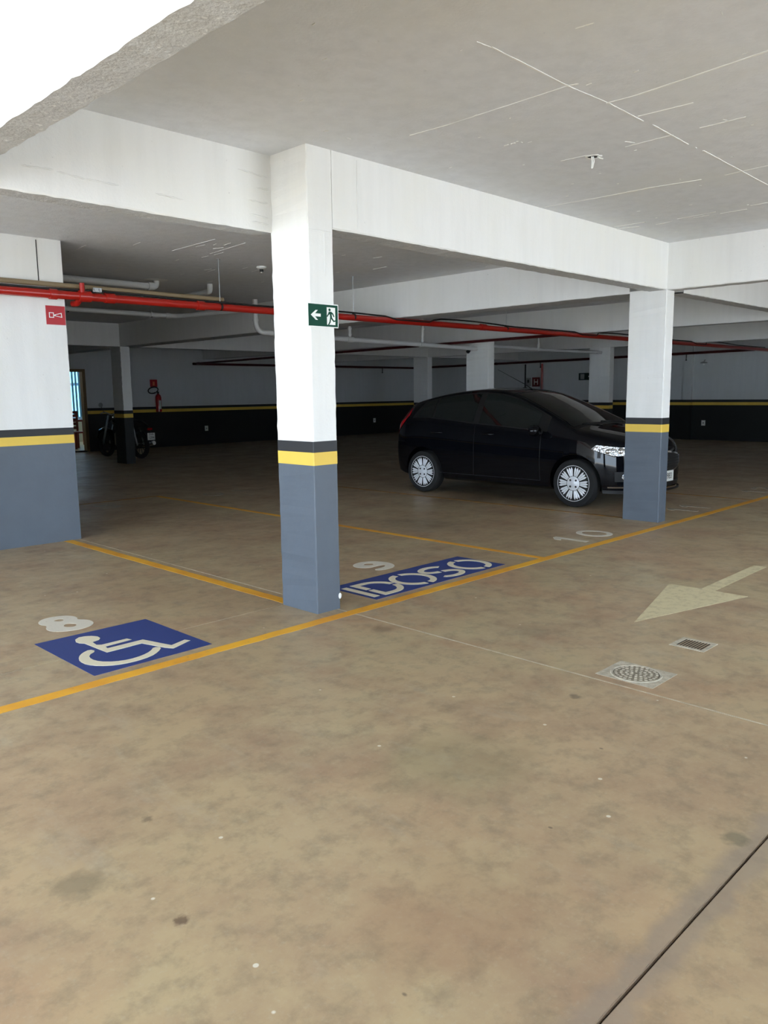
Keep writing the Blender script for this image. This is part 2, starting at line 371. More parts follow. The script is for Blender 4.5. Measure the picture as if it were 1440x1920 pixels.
# ---------------------------------------------------------------- columns
def column(x0, y0, x1, y1, label, top=ZC, mw='white', dark=False, rough=True):
    root = empty('concrete_column', (x0, y0, 0), 0, label, 'column')
    W, D = x1-x0, y1-y0
    def sect(nm, za, zb_, m_, g, rg=0.):
        n = max(1, int((zb_-za)/.045)) if rg else 1
        rnd = random.Random(int(x0*100+y0*10)+n); rows = []
        for i in range(n+1):
            z = za+(zb_-za)*i/n; e = [rnd.uniform(-rg, rg) for _ in range(8)] if 0 < i < n else [0]*8
            c = .006
            rows.append([(-g+c, -g+e[0]*.3, z), (W+g-c, -g+e[1]*.3, z), (W+g+e[2], -g+c, z), (W+g+e[3], D+g-c, z), (W+g-c, D+g, z), (-g+c, D+g, z), (-g+e[4], D+g-c, z), (-g+e[5], -g+c, z)])
        b = MB(); R = [[b.bm.verts.new(p) for p in rr] for rr in rows]
        for A, B in zip(R, R[1:]):
            for k in range(8): b.bm.faces.new((A[k], A[(k+1)%8], B[(k+1)%8], B[k]))
        b.bm.faces.new(R[0][::-1]); b.bm.faces.new(R[-1])
        b.build(nm, M[m_], root)
    sect('upper_shaft', ZT, top, mw, 0, .004 if rough else 0)
    sect('black_band', Z1, ZT, 'black_band', .002); sect('yellow_band', Z2, Z1, 'yellow', .002)
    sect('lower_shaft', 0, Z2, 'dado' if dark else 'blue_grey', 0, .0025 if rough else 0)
    return root
P1 = column(0, 0, .204, .368, 'nearest white and blue-grey concrete column, carrying the green exit sign')
P2 = column(4.841, 0, 5.017, .42, 'white and blue-grey column standing beside the nose of the black car', top=ZB+.02)
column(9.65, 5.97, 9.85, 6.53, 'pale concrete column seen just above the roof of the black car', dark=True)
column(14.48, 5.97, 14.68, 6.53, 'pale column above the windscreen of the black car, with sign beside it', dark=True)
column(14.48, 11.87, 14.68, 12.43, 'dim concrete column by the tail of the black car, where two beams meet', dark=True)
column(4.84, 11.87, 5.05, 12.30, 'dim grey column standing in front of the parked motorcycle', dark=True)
b = MB(); random.seed(3)
b.lathe([(.0,0),(.012,.001),(.014,.004),(.008,.007),(0.001,.008)], (.2, -.0, .0), 'z', 9)
for v in b.bm.verts: v.co = Vector(((v.co.x-.2)*1.0+.196, -abs(v.co.z)-.0005, (v.co.y)*1.5+.088))
b.build('paint_chip', M['sign_white'], P1)
b = MB(); b.tube([(.13, -.001, 2.15), (.131, -.001, 2.3), (.13, -.001, 2.416)], .0025, 6); b.tube([(.004, -.001, 2.425), (.1, -.001, 2.43), (.19, -.001, 2.428)], .003, 6); b.build('plaster_ridge', M['white'], P1)

# ---------------------------------------------------------------- beams
W_ = M['white']; WW = M['white_wall']
rough_beam('x', .204, 4.841, 0, .2, ZB, ZC, 'ceiling_beam', W_, 'white beam spanning between the near column and the column by the car')
rough_beam('x', -8, 0, .35, .50, ZB, ZC, 'ceiling_beam', W_, 'white beam running left from the near column out of view')
rough_beam('y', -7.6, .35, -2.01, -1.86, ZB, ZC, 'ceiling_beam', W_, 'nearest white beam crossing the upper left corner overhead', amp=.007)
rough_beam('y', -7.6, 0, 4.841, 5.02, ZB, ZC, 'ceiling_beam', W_, 'bright white beam at right, from the column by the car toward the viewer')
rough_beam('y', .42, 16.28, 4.841, 5.24, ZB, ZC, 'ceiling_beam', W_, 'long beam running back from the column by the car to the far wall')
rough_beam('x', 5.24, 19.04, 0, .2, ZB, ZC, 'ceiling_beam', W_, 'beam continuing right, beyond the column by the car')
rough_beam('y', .2, 16.28, 9.65, 9.85, ZB, ZC, 'ceiling_beam', W_, 'middle beam over the roof of the black car', amp=.003)
rough_beam('y', .2, 16.28, 14.48, 14.68, ZB, ZC, 'ceiling_beam', W_, 'farthest beam parallel to the right wall', amp=.003)
rough_beam('y', -7.6, 0, 9.65, 9.85, ZB, ZC, 'ceiling_beam', W_, 'short beam right of the car column, toward the right edge', amp=.003)
rough_beam('y', -7.6, 0, 14.48, 14.68, ZB, ZC, 'ceiling_beam', W_, 'dim far right beam before the dark right wall', amp=.003)
rough_beam('x', 5.24, 19.04, 11.87, 12.07, ZB, ZC, 'ceiling_beam', W_, 'dim cross beam behind the long beam, near the back wall', amp=.003)
rough_beam('x', -.3, 4.841, 11.87, 12.07, ZB, ZC, 'ceiling_beam', W_, 'dim cross beam left of the column by the motorcycle', amp=.003)

def ridges(parent, y, L):
    b = MB()
    for (xa, za), (xb, zb_) in L:
        n = 8; c = parent.location
        P = [(xa+(xb-xa)*i/n-c.x, y-.002-c.y, za+(zb_-za)*i/n-c.z+random.uniform(-.002, .002)) for i in range(n+1)]
        b.tube(P, [.0015]+[random.uniform(.003, .0055) for _ in range(n-1)]+[.0015], 6)
    b.build('plaster_ridge', M['white'], parent, smooth=60)
beams = [o for o in C.objects if o.name.startswith('ceiling_beam')]
BR1, BR2 = ([((-.25,2.796),(-.03,2.782)),((-.12,2.707),(-.02,2.71)),((-.18,2.624),(-.03,2.625)),((-.17,2.54),(-.03,2.534)),((-.16,2.50),(-.03,2.498)),((-1.38,2.577),(-1.23,2.569)),((-1.23,2.569),(-1.04,2.565)),((-.82,2.562),(-.64,2.553)),((-1.56,2.576),(-1.4,2.585))],
    [((.42,2.90),(.415,2.47))])
ridges(beams[1], .35, BR1); ridges(beams[0], 0, BR2)
# ---------------------------------------------------------------- floor markings
T = .0015
def mark(name, loops, m, label, z=0., cat='floor marking', group=None, t=T):
    o = shape(name, loops, t, M[m], None, Matrix.Translation((0, 0, z))); return tag(o, label, cat, group)
def band(x0, y0, x1, y1): return [[(x0, y0), (x1, y0), (x1, y1), (x0, y1)]]
def wavy(axis, a0, a1, c0, c1, n=60):
    L = [(a0+(a1-a0)*i/n, c0+random.uniform(-.003, .003)) for i in range(n+1)] + [(a1+(a0-a1)*i/n, c1+random.uniform(-.003, .003)) for i in range(n+1)]
    return [L] if axis == 'x' else [[(y, x) for x, y in L]]
mark('parking_line', wavy('x', -7, 10.5, -.178, -.095, 200), 'line', 'long yellow line along the fronts of all the parking bays')
mark('parking_line', wavy('y', .368, 3.915, .02, .105), 'line', 'yellow dividing line between bay 8 and the near column')
mark('parking_line', wavy('y', -.095, 6.4, 2.43, 2.50), 'line', 'yellow dividing line between bay 9 and bay 10')
mark('parking_line', wavy('y', .42, 6.0, 4.87, 4.94), 'line_faint', 'faded yellow line behind the column beside the car')
mark('parking_line', wavy('y', -.095, 6.0, 7.26, 7.33), 'line_faint', 'faded yellow line under the far side of the car, by number 11')
mark('parking_line', wavy('x', .3, 2.5, 6.40, 6.47), 'line_faint', 'faded cross line in the dark at the end of the bay 9 line')
# 8
mark('bay_number', [smooth([(-1.34,1.186),(-1.29,1.24),(-1.222,1.25),(-1.15,1.22),(-1.113,1.16),(-1.115,1.10),(-1.135,1.068),(-1.085,1.012),(-1.085,.925),(-1.133,.860),(-1.215,.836),(-1.30,.862),(-1.36,.92),(-1.368,.999),(-1.325,1.07),(-1.352,1.12)]),
     smooth([(-1.262,1.142),(-1.222,1.175),(-1.185,1.142),(-1.222,1.09)]), smooth([(-1.272,.97),(-1.222,1.035),(-1.172,.972),(-1.222,.912)])], 'mark_white', 'white painted figure 8 beside the blue wheelchair panel')
# 9
mark('bay_number', [smooth([(1.131,.86),(1.18,.93),(1.29,.962),(1.39,.925),(1.445,.83),(1.445,.72),(1.39,.63),(1.30,.594),(1.20,.60),(1.165,.64),(1.19,.672),(1.27,.668),(1.335,.69),(1.365,.735),(1.30,.745),(1.20,.738),(1.14,.79)]),
     smooth([(1.225,.845),(1.29,.895),(1.345,.845),(1.29,.79)])], 'mark_white', 'white painted figure 9 above the IDOSO panel')
def ring(cx, cy, rx, ry, w, n=40): return [[(cx+rx*math.cos(2*PI*i/n), cy+ry*math.sin(2*PI*i/n)) for i in range(n)], [(cx+(rx-w)*math.cos(2*PI*i/n), cy+(ry-w)*math.sin(2*PI*i/n)) for i in range(n)]]
ONE = [(-.03,-.18),(.035,-.18),(.035,.19),(-.02,.19),(-.10,.12),(-.10,.05),(-.03,.09)]
t = empty('bay_number', (3.6, .18, 0), 0, 'white painted number 10 left of the column by the car', 'floor marking')
shape('digit', [[(x-.22, y) for x, y in ONE]], T, M['mark_white'], t); shape('digit', ring(.22, .0, .165, .185, .058), T, M['mark_white'], t)
t = empty('bay_number', (6.1, .2, 0), 0, 'faded white number 11 right of the column by the car', 'floor marking')
shape('digit', [[(x-.2, y) for x, y in ONE]], T, M['mark_faint'], t); shape('digit', [[(x+.15, y) for x, y in ONE]], T, M['mark_faint'], t)
TWO = smooth([(-.16,-.18),(.17,-.18),(.17,-.11),(-.03,-.11),(.15,.03),(.16,.12),(.08,.19),(-.06,.19),(-.15,.12),(-.13,.06),(-.05,.12),(.05,.12),(.08,.06),(-.16,-.1)], 1)
t = empty('bay_number', (8.45, .2, 0), 0, 'faded white number at the right edge, partly out of view', 'floor marking')
shape('digit', [[(x-.25, y) for x, y in ONE]], T, M['mark_faint'], t); shape('digit', [[(x+.15, y) for x, y in TWO]], T, M['mark_faint'], t)
# numbers of the opposite row
mark('bay_number', [[(x+1.5, -y+5.97) for x, y in TWO]], 'mark_faint', 'faint white digit in the dark, leftmost of the far row')
mark('bay_number', ring(3.12, 5.97, .15, .17, .055), 'mark_faint', 'faint white oval digit in the dark behind the near column')
mark('bay_number', [smooth([(3.50,6.12),(3.56,6.15),(3.66,6.02),(3.74,5.86),(3.70,5.83),(3.60,5.93)])], 'mark_faint', 'faint white curved digit right of the faint oval digit')
# wheelchair panel
t = empty('wheelchair_parking_sign', (-1.18, .365, 0), 0, 'blue panel with cream wheelchair symbol painted in bay 8', 'floor marking')
def loc(L, o=(-1.18, .365)): return [(x-o[0], y-o[1]) for x, y in L]
shape('blue_panel', [loc([(-1.535,.748),(-.826,.744),(-.823,-.021),(-1.535,-.022)])], T, M['mark_blue'], t)
up = Matrix.Translation((0, 0, T))
shape('figure', [loc([(-1.329,.536),(-1.348,.565),(-1.352,.60),(-1.335,.648),(-1.30,.677),(-1.268,.672),(-1.235,.650),(-1.214,.61),(-1.218,.568),(-1.240,.54),(-1.285,.528),(-1.293,.46),(-1.272,.440),
   (-1.114,.440),(-1.104,.400),(-1.272,.392),(-1.278,.352),(-1.058,.352),(-.998,.13),(-.89,.165),(-.875,.128),(-1.022,.069),(-1.047,.117),(-1.098,.290),(-1.315,.285)])], T, M['mark_cream'], t, up, label='cream seated figure')
shape('wheel', [loc(smooth([(-1.36,.408),(-1.419,.376),(-1.462,.323),(-1.490,.25),(-1.487,.169),(-1.450,.10),(-1.382,.045),(-1.287,.022),(-1.18,.036),(-1.11,.08),(-1.055,.140),(-1.087,.175),(-1.135,.122),(-1.205,.087),(-1.288,.078),(-1.361,.105),(-1.415,.165),(-1.430,.24),(-1.408,.315),(-1.345,.355)], 1))], T, M['mark_cream'], t, up, label='cream wheel arc')
# IDOSO panel
t = empty('elderly_parking_sign', (1.3, .24, 0), 0, 'blue panel with cream stencilled word IDOSO in bay 9', 'floor marking')
shape('blue_panel', [[(-.78,-.262),(.743,-.254),(.73,.250),(-.78,.236)]], T, M['mark_blue'], t)
SW = .052
def arc(cx, cy, rx, ry, a0, a1, w=SW, n=18):
    o_, i_ = [], []
    for k in range(n+1):
        a = math.radians(a0+(a1-a0)*k/n); o_.append((cx+rx*math.cos(a), cy+ry*math.sin(a))); i_.append((cx+(rx-w)*math.cos(a), cy+(ry-w)*math.sin(a)))
    return [o_+i_[::-1]]
def letter(parts):
    for L in parts: shape('letter_stroke', L, T, M['mark_cream'], t, up)
ym, ry = -.032, .19
letter([[[(-.745, ym-.175), (-.692, ym-.175), (-.692, ym+.175), (-.745, ym+.175)]]])
D0 = -.645
def dhalf(sg):
    P = [(D0, ym+sg*.012), (D0, ym+sg*ry), (D0+.12, ym+sg*ry)]
    Q = [(D0+SW, ym+sg*.012), (D0+SW, ym+sg*(ry-SW)), (D0+.12, ym+sg*(ry-SW))]
    for k in range(0, 13):
        a = math.radians(90-k*84/12); P.append((D0+.12+.18*math.cos(a), ym+sg*ry*math.sin(a))); Q.append((D0+.12+(.18-SW)*math.cos(a), ym+sg*(ry-SW)*math.sin(a)))
    return [P+Q[::-1]]
letter([dhalf(1), dhalf(-1)])
letter([arc(-.155, ym, .185, ry, -82, 82), arc(-.155, ym, .185, ry, 98, 262)][::1])
sx = .185
letter([arc(sx, ym+.082, .155, .108, 30, 262, n=22), arc(sx, ym-.082, .155, .108, -150, 82, n=22)])
letter([arc(.545, ym, .18, ry, -82, 82), arc(.545, ym, .18, ry, 98, 262)])
# arrow
mark('direction_arrow', [[(1.216,-1.60),(2.30,-1.317),(2.31,-1.555),(3.345,-1.545),(3.345,-1.645),(2.31,-1.655),(2.30,-1.885)]], 'mark_arrow', 'worn cream arrow pointing toward the viewer in the driving lane')
# manhole cover
t = empty('manhole_cover', (.375, -2.045, 0), 0, 'round patterned manhole cover set in a pale square, below the arrow', 'manhole cover')
b = MB(); b.box(-.135, -.155, -.02, .135, .155, .0012); b.build('frame', M['cement'], t)
b = MB(); b.lathe([(.001, .0012), (.115, .0012), (.118, .005), (.126, .005), (.128, .0012)], n=48); b.build('outer_ring', M['cement'], t)
b = MB(); b.lathe([(.001, .001), (.112, .001), (.112, .0030), (.001, .0030)], n=40); b.build('plate', M['cast'], t)
for rr, nn, w_ in ((.024, 6, .010), (.048, 12, .013), (.074, 18, .014), (.100, 24, .014)):
    for k in range(nn):
        a = 2*PI*k/nn + rr*20
        b = MB(); b.box(-w_/2, -.006, 0, w_/2, .006, .0045, .0012); o = b.build('raised_stud', M['cement'], t); o.location = (rr*math.cos(a), rr*math.sin(a), .0012); o.rotation_euler.z = a+PI/2
# drain
t = empty('floor_drain', (1.03, -2.055, 0), 0, 'small dark rectangular drain grate between manhole and arrow', 'drain')
b = MB()
b.box(-.095, .07, -.02, .095, .10, .0025); b.box(-.095, -.10, -.02, .095, -.077, .0025); b.box(-.095, -.077, -.02, -.07, .07, .0025); b.box(.066, -.077, -.02, .095, .07, .0025); b.build('cement_border', M['cement'], t)
MB().box(-.07, -.077, -.02, .066, .07, -.010).build('sump', M['black'], t)
for k in range(9): MB().box(-.07, -.070+k*.0165, -.01, .066, -.062+k*.0165, .0012).build('grate_bar', M['grate'], t)

# ---------------------------------------------------------------- pipes
def pipe(name, pts, rad, m, label, cat='pipe', collars=(), group=None, hang=(), collar_r=1.25, n=14):
    o = Vector(pts[0]); root = empty(name, o, 0, label, cat, group)
    MB().tube([Vector(p)-o for p in pts], rad, n).build('pipe_run', M[m], root, smooth=50)
    for (p, d) in collars:
        p = Vector(p)-o; d = Vector(d)*.5
        MB().tube([p-d, p+d], rad*collar_r, n).build('coupling', M[m], root, smooth=50)
    for (x, y, z0) in hang:
        b = MB(); b.tube([(x-o.x, y-o.y, z0-o.z), (x-o.x, y-o.y, ZC-o.z)], .0035, 6); b.lathe([(.02, 0), (.02, .004)], (x-o.x, y-o.y, ZC-.004-o.z), 'z', 10)
        b.build('hanger_rod', M['steel'], root)
        MB().tube([(x-o.x-.012, y-o.y, z0-o.z-rad), (x-o.x+.012, y-o.y, z0-o.z-rad)], rad*1.12, n).build('hanger_clamp', M['cable'], root)
    return root
def bend(p0, p1, p2, rad=.08, n=5):
    p0, p1, p2 = Vector(p0), Vector(p1), Vector(p2); a = (p0-p1).normalized()*rad; c = (p2-p1).normalized()*rad
    return [(p1+a*(1-t)**2 + c*t*t) for t in [k/n for k in range(n+1)]]
Yp = 3.83
fmain = pipe('fire_main_pipe', [(-8, Yp, 2.392), (19, Yp, 2.412)], .040, 'red_pipe', 'long bright red fire main under the beams, passing behind both columns',
     collars=[((.05, Yp, 2.398), (.07, 0, 0)), ((.62, Yp, 2.40), (.10, 0, 0)), ((1.67, Yp, 2.40), (.09, 0, 0)), ((2.9, Yp, 2.403), (.05, 0, 0)), ((6.7, Yp, 2.41), (.12, 0, 0)), ((-.75, Yp, 2.397), (.03, 0, 0))],
     hang=[(1.93, Yp, 2.443), (3.97, Yp, 2.448), (7.3, Yp, 2.455), (12.5, Yp, 2.46)])
t = empty('valve', (8.36, 0, .008)); t.parent = fmain
MB().tube([(-.06, 0, 0), (.06, 0, 0)], .054, 16).build('valve_body', M['red_pipe'], t, smooth=50)
MB().tube([(-.03, -.03, .03), (-.03, -.03, .12)], .024, 12).build('valve_neck', M['red_pipe'], t, smooth=50)
MB().tube([(-.03, .045, -.03), (-.03, .10, -.06), (-.05, .16, -.06)], .03, 12).build('valve_branch', M['red_pipe'], t, smooth=50)
b = MB(); b.box(.07, -.055, .045, .16, -.03, .085, .004); b.tube([(.09, -.065, .065), (.09, -.02, .065)], .014, 8); b.tube([(.14, -.065, .065), (.14, -.02, .065)], .014, 8); b.build('clamp', M['steel'], t)
pipe('tan_pipe', [(-8, 3.875, 2.492), (0, 3.875, 2.494), (2.0, 3.875, 2.490)], .024, 'tan_pipe', 'thin tan pipe running just above the red fire main at left')
cabp = []
for i in range(150):
    x = -6+i*.165; under = any(a-.25 < x < b_+.25 for a, b_ in ((4.84, 5.24), (9.65, 9.85), (14.48, 14.68)))
    sag = .03*max(0, math.sin(x*1.35-.6)) if x > 5.6 else .012*max(0, math.sin(x*2.1))
    cabp.append((x, Yp-.056, 2.412) if under else (x, Yp, 2.447+.0011*x+sag))
MB().tube([(x+8, y-Yp, z-2.392) for x, y, z in cabp], .011, 8).build('cable', M['cable'], fmain, smooth=60, label='black cable lying along the top of the pipe')
pipe('sprinkler_branch_pipe', [(9.04, Yp, 2.40), (9.0, 15.55, 2.30), ], .026, 'dark_red', 'dark red branch pipe leaving the fire main toward the back wall', collars=[((9.0, 15.5, 2.30), (0, .12, 0))])
pipe('back_loop_pipe', [(8.9, 15.6, 2.29), *bend((8.9, 15.6, 2.29), (18.0, 15.6, 2.29), (18, 3.9, 2.38), .15), (18, 9, 2.345), (18, 3.87, 2.40)], .034, 'dark_red', 'dark red pipe running along the back wall and then the right wall',
     collars=[((13, 15.6, 2.29), (.06, 0, 0)), ((18, 12, 2.32), (0, .06, 0))])
for (x, y, z, lb) in ((16.35, 15.6, 2.29, 'small drop nozzle under the dark pipe, left of the tail-side column'), (18, 10.3, 2.33, 'small drop nozzle on the dark pipe right of the red riser'), (18, 5.65, 2.375, 'small drop nozzle on the dark pipe right of the car column')):
    b = MB(); b.tube([(0, 0, -.03), (0, 0, -.16)], .014, 8); b.tube([(0, 0, -.16), (0, 0, -.19)], .022, 8); o = b.build('drop_nozzle', M['black']); o.location = (x, y, z); tag(o, lb, 'nozzle')
pipe('red_riser_pipe', [(18.97, 10.88, 0), (18.97, 10.88, 2.30)], .035, 'red_pipe', 'vertical red riser pipe on the right wall behind the car', n=10)
pipe('white_drain_pipe', [(.0, 5.7, 2.83), *bend((0, 5.7, 2.83), (2.22, 5.7, 2.83), (2.22, 5.7, 2.918), .05), (2.22, 5.7, 2.918)], .04, 'pvc', 'upper white drain pipe at left ending in a ceiling elbow',
     collars=[((2.14, 5.7, 2.83), (.08, 0, 0)), ((.55, 5.7, 2.83), (.02, 0, 0))])
MB().lathe([(.001, 0), (.13, 0), (.16, -.004), (.10, -.012), (.001, -.014)], (2.22, 5.7, ZC), n=16).build('plaster_patch', M['white'], ceiling, label='rough plaster around the pipe hole').location = (0, 0, -ZC)
pipe('white_drain_pipe', [(3.1, 7.4, 2.82), *bend((3.1, 7.4, 2.82), (2.97, 5.6, 2.82), (2.97, 5.6, 2.918), .05), (2.97, 5.6, 2.918)], .04, 'pvc', 'short white drain pipe ending in an elbow at the ceiling, right of the long one')
pipe('white_drain_pipe', [(0, 7.75, 2.70), *bend((0, 7.75, 2.70), (3.75, 7.8, 2.70), (4.3, 6.0, 2.72), .12), (4.55, 5.5, 2.74)], .036, 'pvc', 'lower white drain pipe at left, below the red fire main',
     collars=[((1.95, 7.78, 2.70), (.03, 0, 0)), ((3.3, 7.79, 2.70), (.03, 0, 0)), ((3.6, 7.8, 2.70), (.08, 0, 0))], hang=[(1.95, 7.78, 2.73), (3.3, 7.79, 2.73)])
dp1 = pipe('white_drain_pipe', [(4.19, 6.25, 2.86), *bend((4.19, 6.25, 2.86), (4.19, 6.25, 2.375), (5, 6.25, 2.37), .17, 8), (6, 6.25, 2.34), (9.62, 6.25, 2.285)], .04, 'pvc', 'white drain pipe dropping beside the near column and running back to the next column',
     collars=[((4.19, 6.25, 2.55), (0, 0, .03)), ((4.55, 6.25, 2.373), (.10, 0, 0)), ((6.15, 6.25, 2.337), (.14, 0, 0)), ((8.0, 6.25, 2.31), (.14, 0, 0))])
for (x, z) in ((6.15, 2.34), (8.0, 2.31)):
    root = empty('riser', (x-4.19, 0, z-2.86)); root.parent = dp1
    MB().tube([(0, 0, 0), (0, 0, ZC-z-.012)], .028, 10).build('pipe_run', M['pvc'], root, smooth=50)
    for h in (.06, .16, .27, .40): MB().tube([(0, 0, h), (0, 0, h+.03)], .038, 10).build('coupling', M['pvc'], root, smooth=50)
dp2 = pipe('white_drain_pipe', [(9.85, 6.2, 2.36), (11.8, 6.2, 2.33), (14.46, 6.2, 2.335)], .034, 'pvc', 'far white drain pipe between the two columns behind the car', collars=[((11.75, 6.2, 2.33), (.12, 0, 0)), ((14.3, 6.2, 2.335), (.1, 0, 0))])
root = empty('riser', (1.9, 0, -.03)); root.parent = dp2
MB().tube([(0, 0, 0), (0, 0, ZC-2.33)], .026, 10).build('pipe_run', M['pvc'], root); MB().tube([(0, 0, .05), (0, 0, .12)], .04, 10).build('coupling', M['pvc'], root)
# camera on the column
t = empty('security_camera', (9.65, 6.42, 2.30), 0, 'small black and white camera fixed high on the column above the car roof', 'camera')
MB().box(-.07, -.04, -.02, 0, .04, .06, .006).build('mount', M['sign_white'], t)
MB().tube([(-.05, 0, -.03), (-.12, -.03, -.07)], .04, 12).build('housing', M['black'], t, smooth=50)

# ceiling lamp socket and torn ceiling outlet
t = empty('ceiling_lamp_socket', (2.605, 3.947, ZC), 0, 'bare round white lamp socket on the dark ceiling left of the near column', 'lamp socket')
MB().lathe([(.055, 0), (.06, -.012), (.045, -.026), (.02, -.03)], n=20).build('base', M['sign_white'], t, smooth=40)
MB().lathe([(.022, -.028), (.024, -.055), (.014, -.06)], n=14).build('socket', M['black'], t, smooth=40)
MB().lathe([(.012, -.058), (.012, -.07), (.004, -.075)], n=10).build('bulb_tip', M['sign_white'], t, smooth=40)
t = empty('ceiling_outlet_hole', (1.523, -1.048, ZC), 0, 'broken round hole in the near ceiling with white wires hanging out', 'ceiling outlet')
MB().lathe([(.001, -.0005), (.038, -.0005), (.038, -.003), (.001, -.003)], n=18).build('hole', M['black'], t)
b = MB(); random.seed(11)
pr = []
for k in range(20):
    a = 2*PI*k/20; rr = .046+random.uniform(-.006, .012); pr.append((rr*math.cos(a), rr*math.sin(a)))
inn = [(.036*math.cos(2*PI*k/20), .036*math.sin(2*PI*k/20)) for k in range(20)]
shape('chipped_rim', [pr, inn], .006, M['white'], t, Matrix.Translation((0, 0, -.007)))
for pts in ([(0, 0, 0), (.006, -.004, -.03), (.002, .004, -.07)], [(-.01, .005, 0), (-.008, .0, -.035), (-.012, .0, -.078)], [(.02, -.02, 0), (.03, -.03, -.012), (.04, -.05, -.018)]):
    MB().tube(pts, .0045, 6).build('wire', M['sign_white'], t)

# ---------------------------------------------------------------- signs
t = empty('exit_sign', (.102, -.003, 1.915), 0, 'green exit sign with arrow and running man on the near column', 'sign')
F = on_face((0, 0, 0), (0, -1, 0))
def rect(x0, y0, x1, y1): return [(x0, y0), (x1, y0), (x1, y1), (x0, y1)]
shape('border', [rect(-.125, -.073, .128, .073)], .004, M['sign_white'], t, F)
F2 = on_face((0, -.004, 0), (0, -1, 0)); F3 = on_face((0, -.005, 0), (0, -1, 0)); F4 = on_face((0, -.006, 0), (0, -1, 0))
shape('green_panel', [rect(-.120, -.067, .122, .067)], .001, M['sign_green'], t, F2)
shape('arrow', [[(-.102,0),(-.062,.030),(-.045,.030),(-.068,.009),(-.022,.009),(-.022,-.009),(-.068,-.009),(-.045,-.030),(-.062,-.030)]], .001, M['sign_white'], t, F3)
shape('doorway', [[(.030,-.055),(.100,-.055),(.100,.052),(.030,.052)]], .001, M['sign_white'], t, F3)
runner = [[(.052+.009*math.cos(k*PI/8), .037+.009*math.sin(k*PI/8)) for k in range(16)],
          [(.046,.026),(.066,.026),(.082,.016),(.092,-.004),(.086,-.007),(.074,.010),(.068,.012),(.072,-.010),(.088,-.028),(.106,-.024),(.106,-.032),(.084,-.037),(.064,-.018),(.058,-.040),(.044,-.060),(.037,-.056),(.050,-.036),(.056,-.010),(.054,.010),(.044,.006),(.034,-.008),(.028,-.003),(.040,.014)]]
for L in runner: shape('running_man', [L], .001, M['sign_green'], t, F4)
t = empty('alarm_sign', (.1, 3.917, 2.21), 0, 'small square red sign with white horn outline on the left wall', 'sign')
shape('panel', [rect(-.093, -.089, .093, .089)], .004, M['sign_red'], t, on_face((0,0,0), (0,-1,0)))
FF = on_face((0, -.004, 0), (0, -1, 0))
shape('horn_symbol', [rect(-.065, -.024, -.018, .026), rect(-.058, -.017, -.025, .019)], .001, M['sign_white'], t, FF)
shape('horn_symbol', [[(-.016,.006),(.058,.026),(.062,-.020),(-.016,-.006)], [(-.002,.003),(.051,.018),(.054,-.012),(-.002,-.003)]], .001, M['sign_white'], t, FF)
# back wall: extinguisher and its sign
t = empty('extinguisher_sign', (8.04, 16.277, 1.77), 0, 'small red sign above the fire extinguisher on the back wall', 'sign')
shape('panel', [rect(-.11, -.10, .11, .10)], .004, M['sign_red'], t, on_face((0,0,0), (0,-1,0)))
shape('symbol', [rect(-.03, -.06, .03, .045)], .001, mat('faded_orange', srgb(226, 130, 90), .5), t, on_face((0,-.004,0), (0,-1,0)))
t = empty('fire_extinguisher', (8.1, 16.17, .98), 0, 'red fire extinguisher hung on the back wall near the motorcycle', 'extinguisher')
MB().lathe([(.06, 0), (.08, .015), (.08, .40), (.065, .46), (.03, .49), (.02, .51)], n=20).build('cylinder', M['ext_red'], t, smooth=50)
MB().box(-.02, -.02, .50, .02, .02, .56, .003).build('valve', M['black'], t)
hp = [(0.01-.16+.15*math.cos(a), -.01, .60+.085*math.sin(a)+.02*math.cos(a)) for a in [-.9+i*(2*PI-.2)/22 for i in range(23)]]
MB().tube(hp, .014, 8).build('hose', M['black'], t, smooth=60)
MB().box(-.03, .06, .30, .03, .108, .36).build('bracket', M['steel'], t)
shape('label', [rect(-.03, .08, .03, .32)], .001, M['sign_white'], t, on_face((0, -.081, 0), (0, -1, 0)))
for (loc_, n_, lb) in (((9.67, 16.277, .465), (0,-1,0), 'white socket plate low on the dark back wall, right of the motorcycle'), ((19.037, 5.54, .477), (-1,0,0), 'white socket plate low on the dark wall right of the car column'), ((16.6, 16.277, .47), (0,-1,0), 'white socket plate by the tail lamp of the car')):
    t = empty('wall_socket', loc_, 0, lb, 'socket')
    shape('plate', [rect(-.055, -.075, .055, .075)], .008, M['sign_white'], t, on_face((0,0,0), n_))
    shape('outlet', [rect(-.02, -.02, .02, .02)], .002, M['grey_box'], t, on_face(Vector(n_)*.008, n_))
# right wall bits
t = empty('hydrant_sign', (19.037, 11.15, 1.72), 0, 'small dark hydrant sign on the right wall beside the red riser', 'sign')
shape('panel', [rect(-.15, -.15, .15, .15)], .004, mat('dark_red_sign', srgb(110, 22, 26), .5), t, on_face((0,0,0), (-1,0,0)))
FX = on_face((-.004, 0, 0), (-1, 0, 0))
for L in (rect(-.08, -.09, -.05, .09), rect(.05, -.09, .08, .09), rect(-.05, -.015, .05, .015)): shape('symbol', [L], .001, M['sign_white'], t, FX)
t = empty('switch_box', (19.037, 11.42, 1.72), 0, 'grey switch box on the right wall left of the hydrant sign', 'switch box')
MB().box(-.05, -.09, -.14, 0, .09, .14, .008).build('box', M['grey_box'], t); MB().box(-.056, -.04, -.02, -.05, .04, .08).build('panel', M['black'], t)
t = empty('black_conduit', (19.0, 11.55, 0), 0, 'vertical black conduit with junction box on the right wall', 'conduit')
MB().tube([(0, 0, 1.3), (0, 0, 2.3)], .025, 8).build('conduit_pipe', M['cable'], t); MB().box(-.05, -.07, 1.25, .03, .07, 1.55, .005).build('junction_box', M['black'], t)
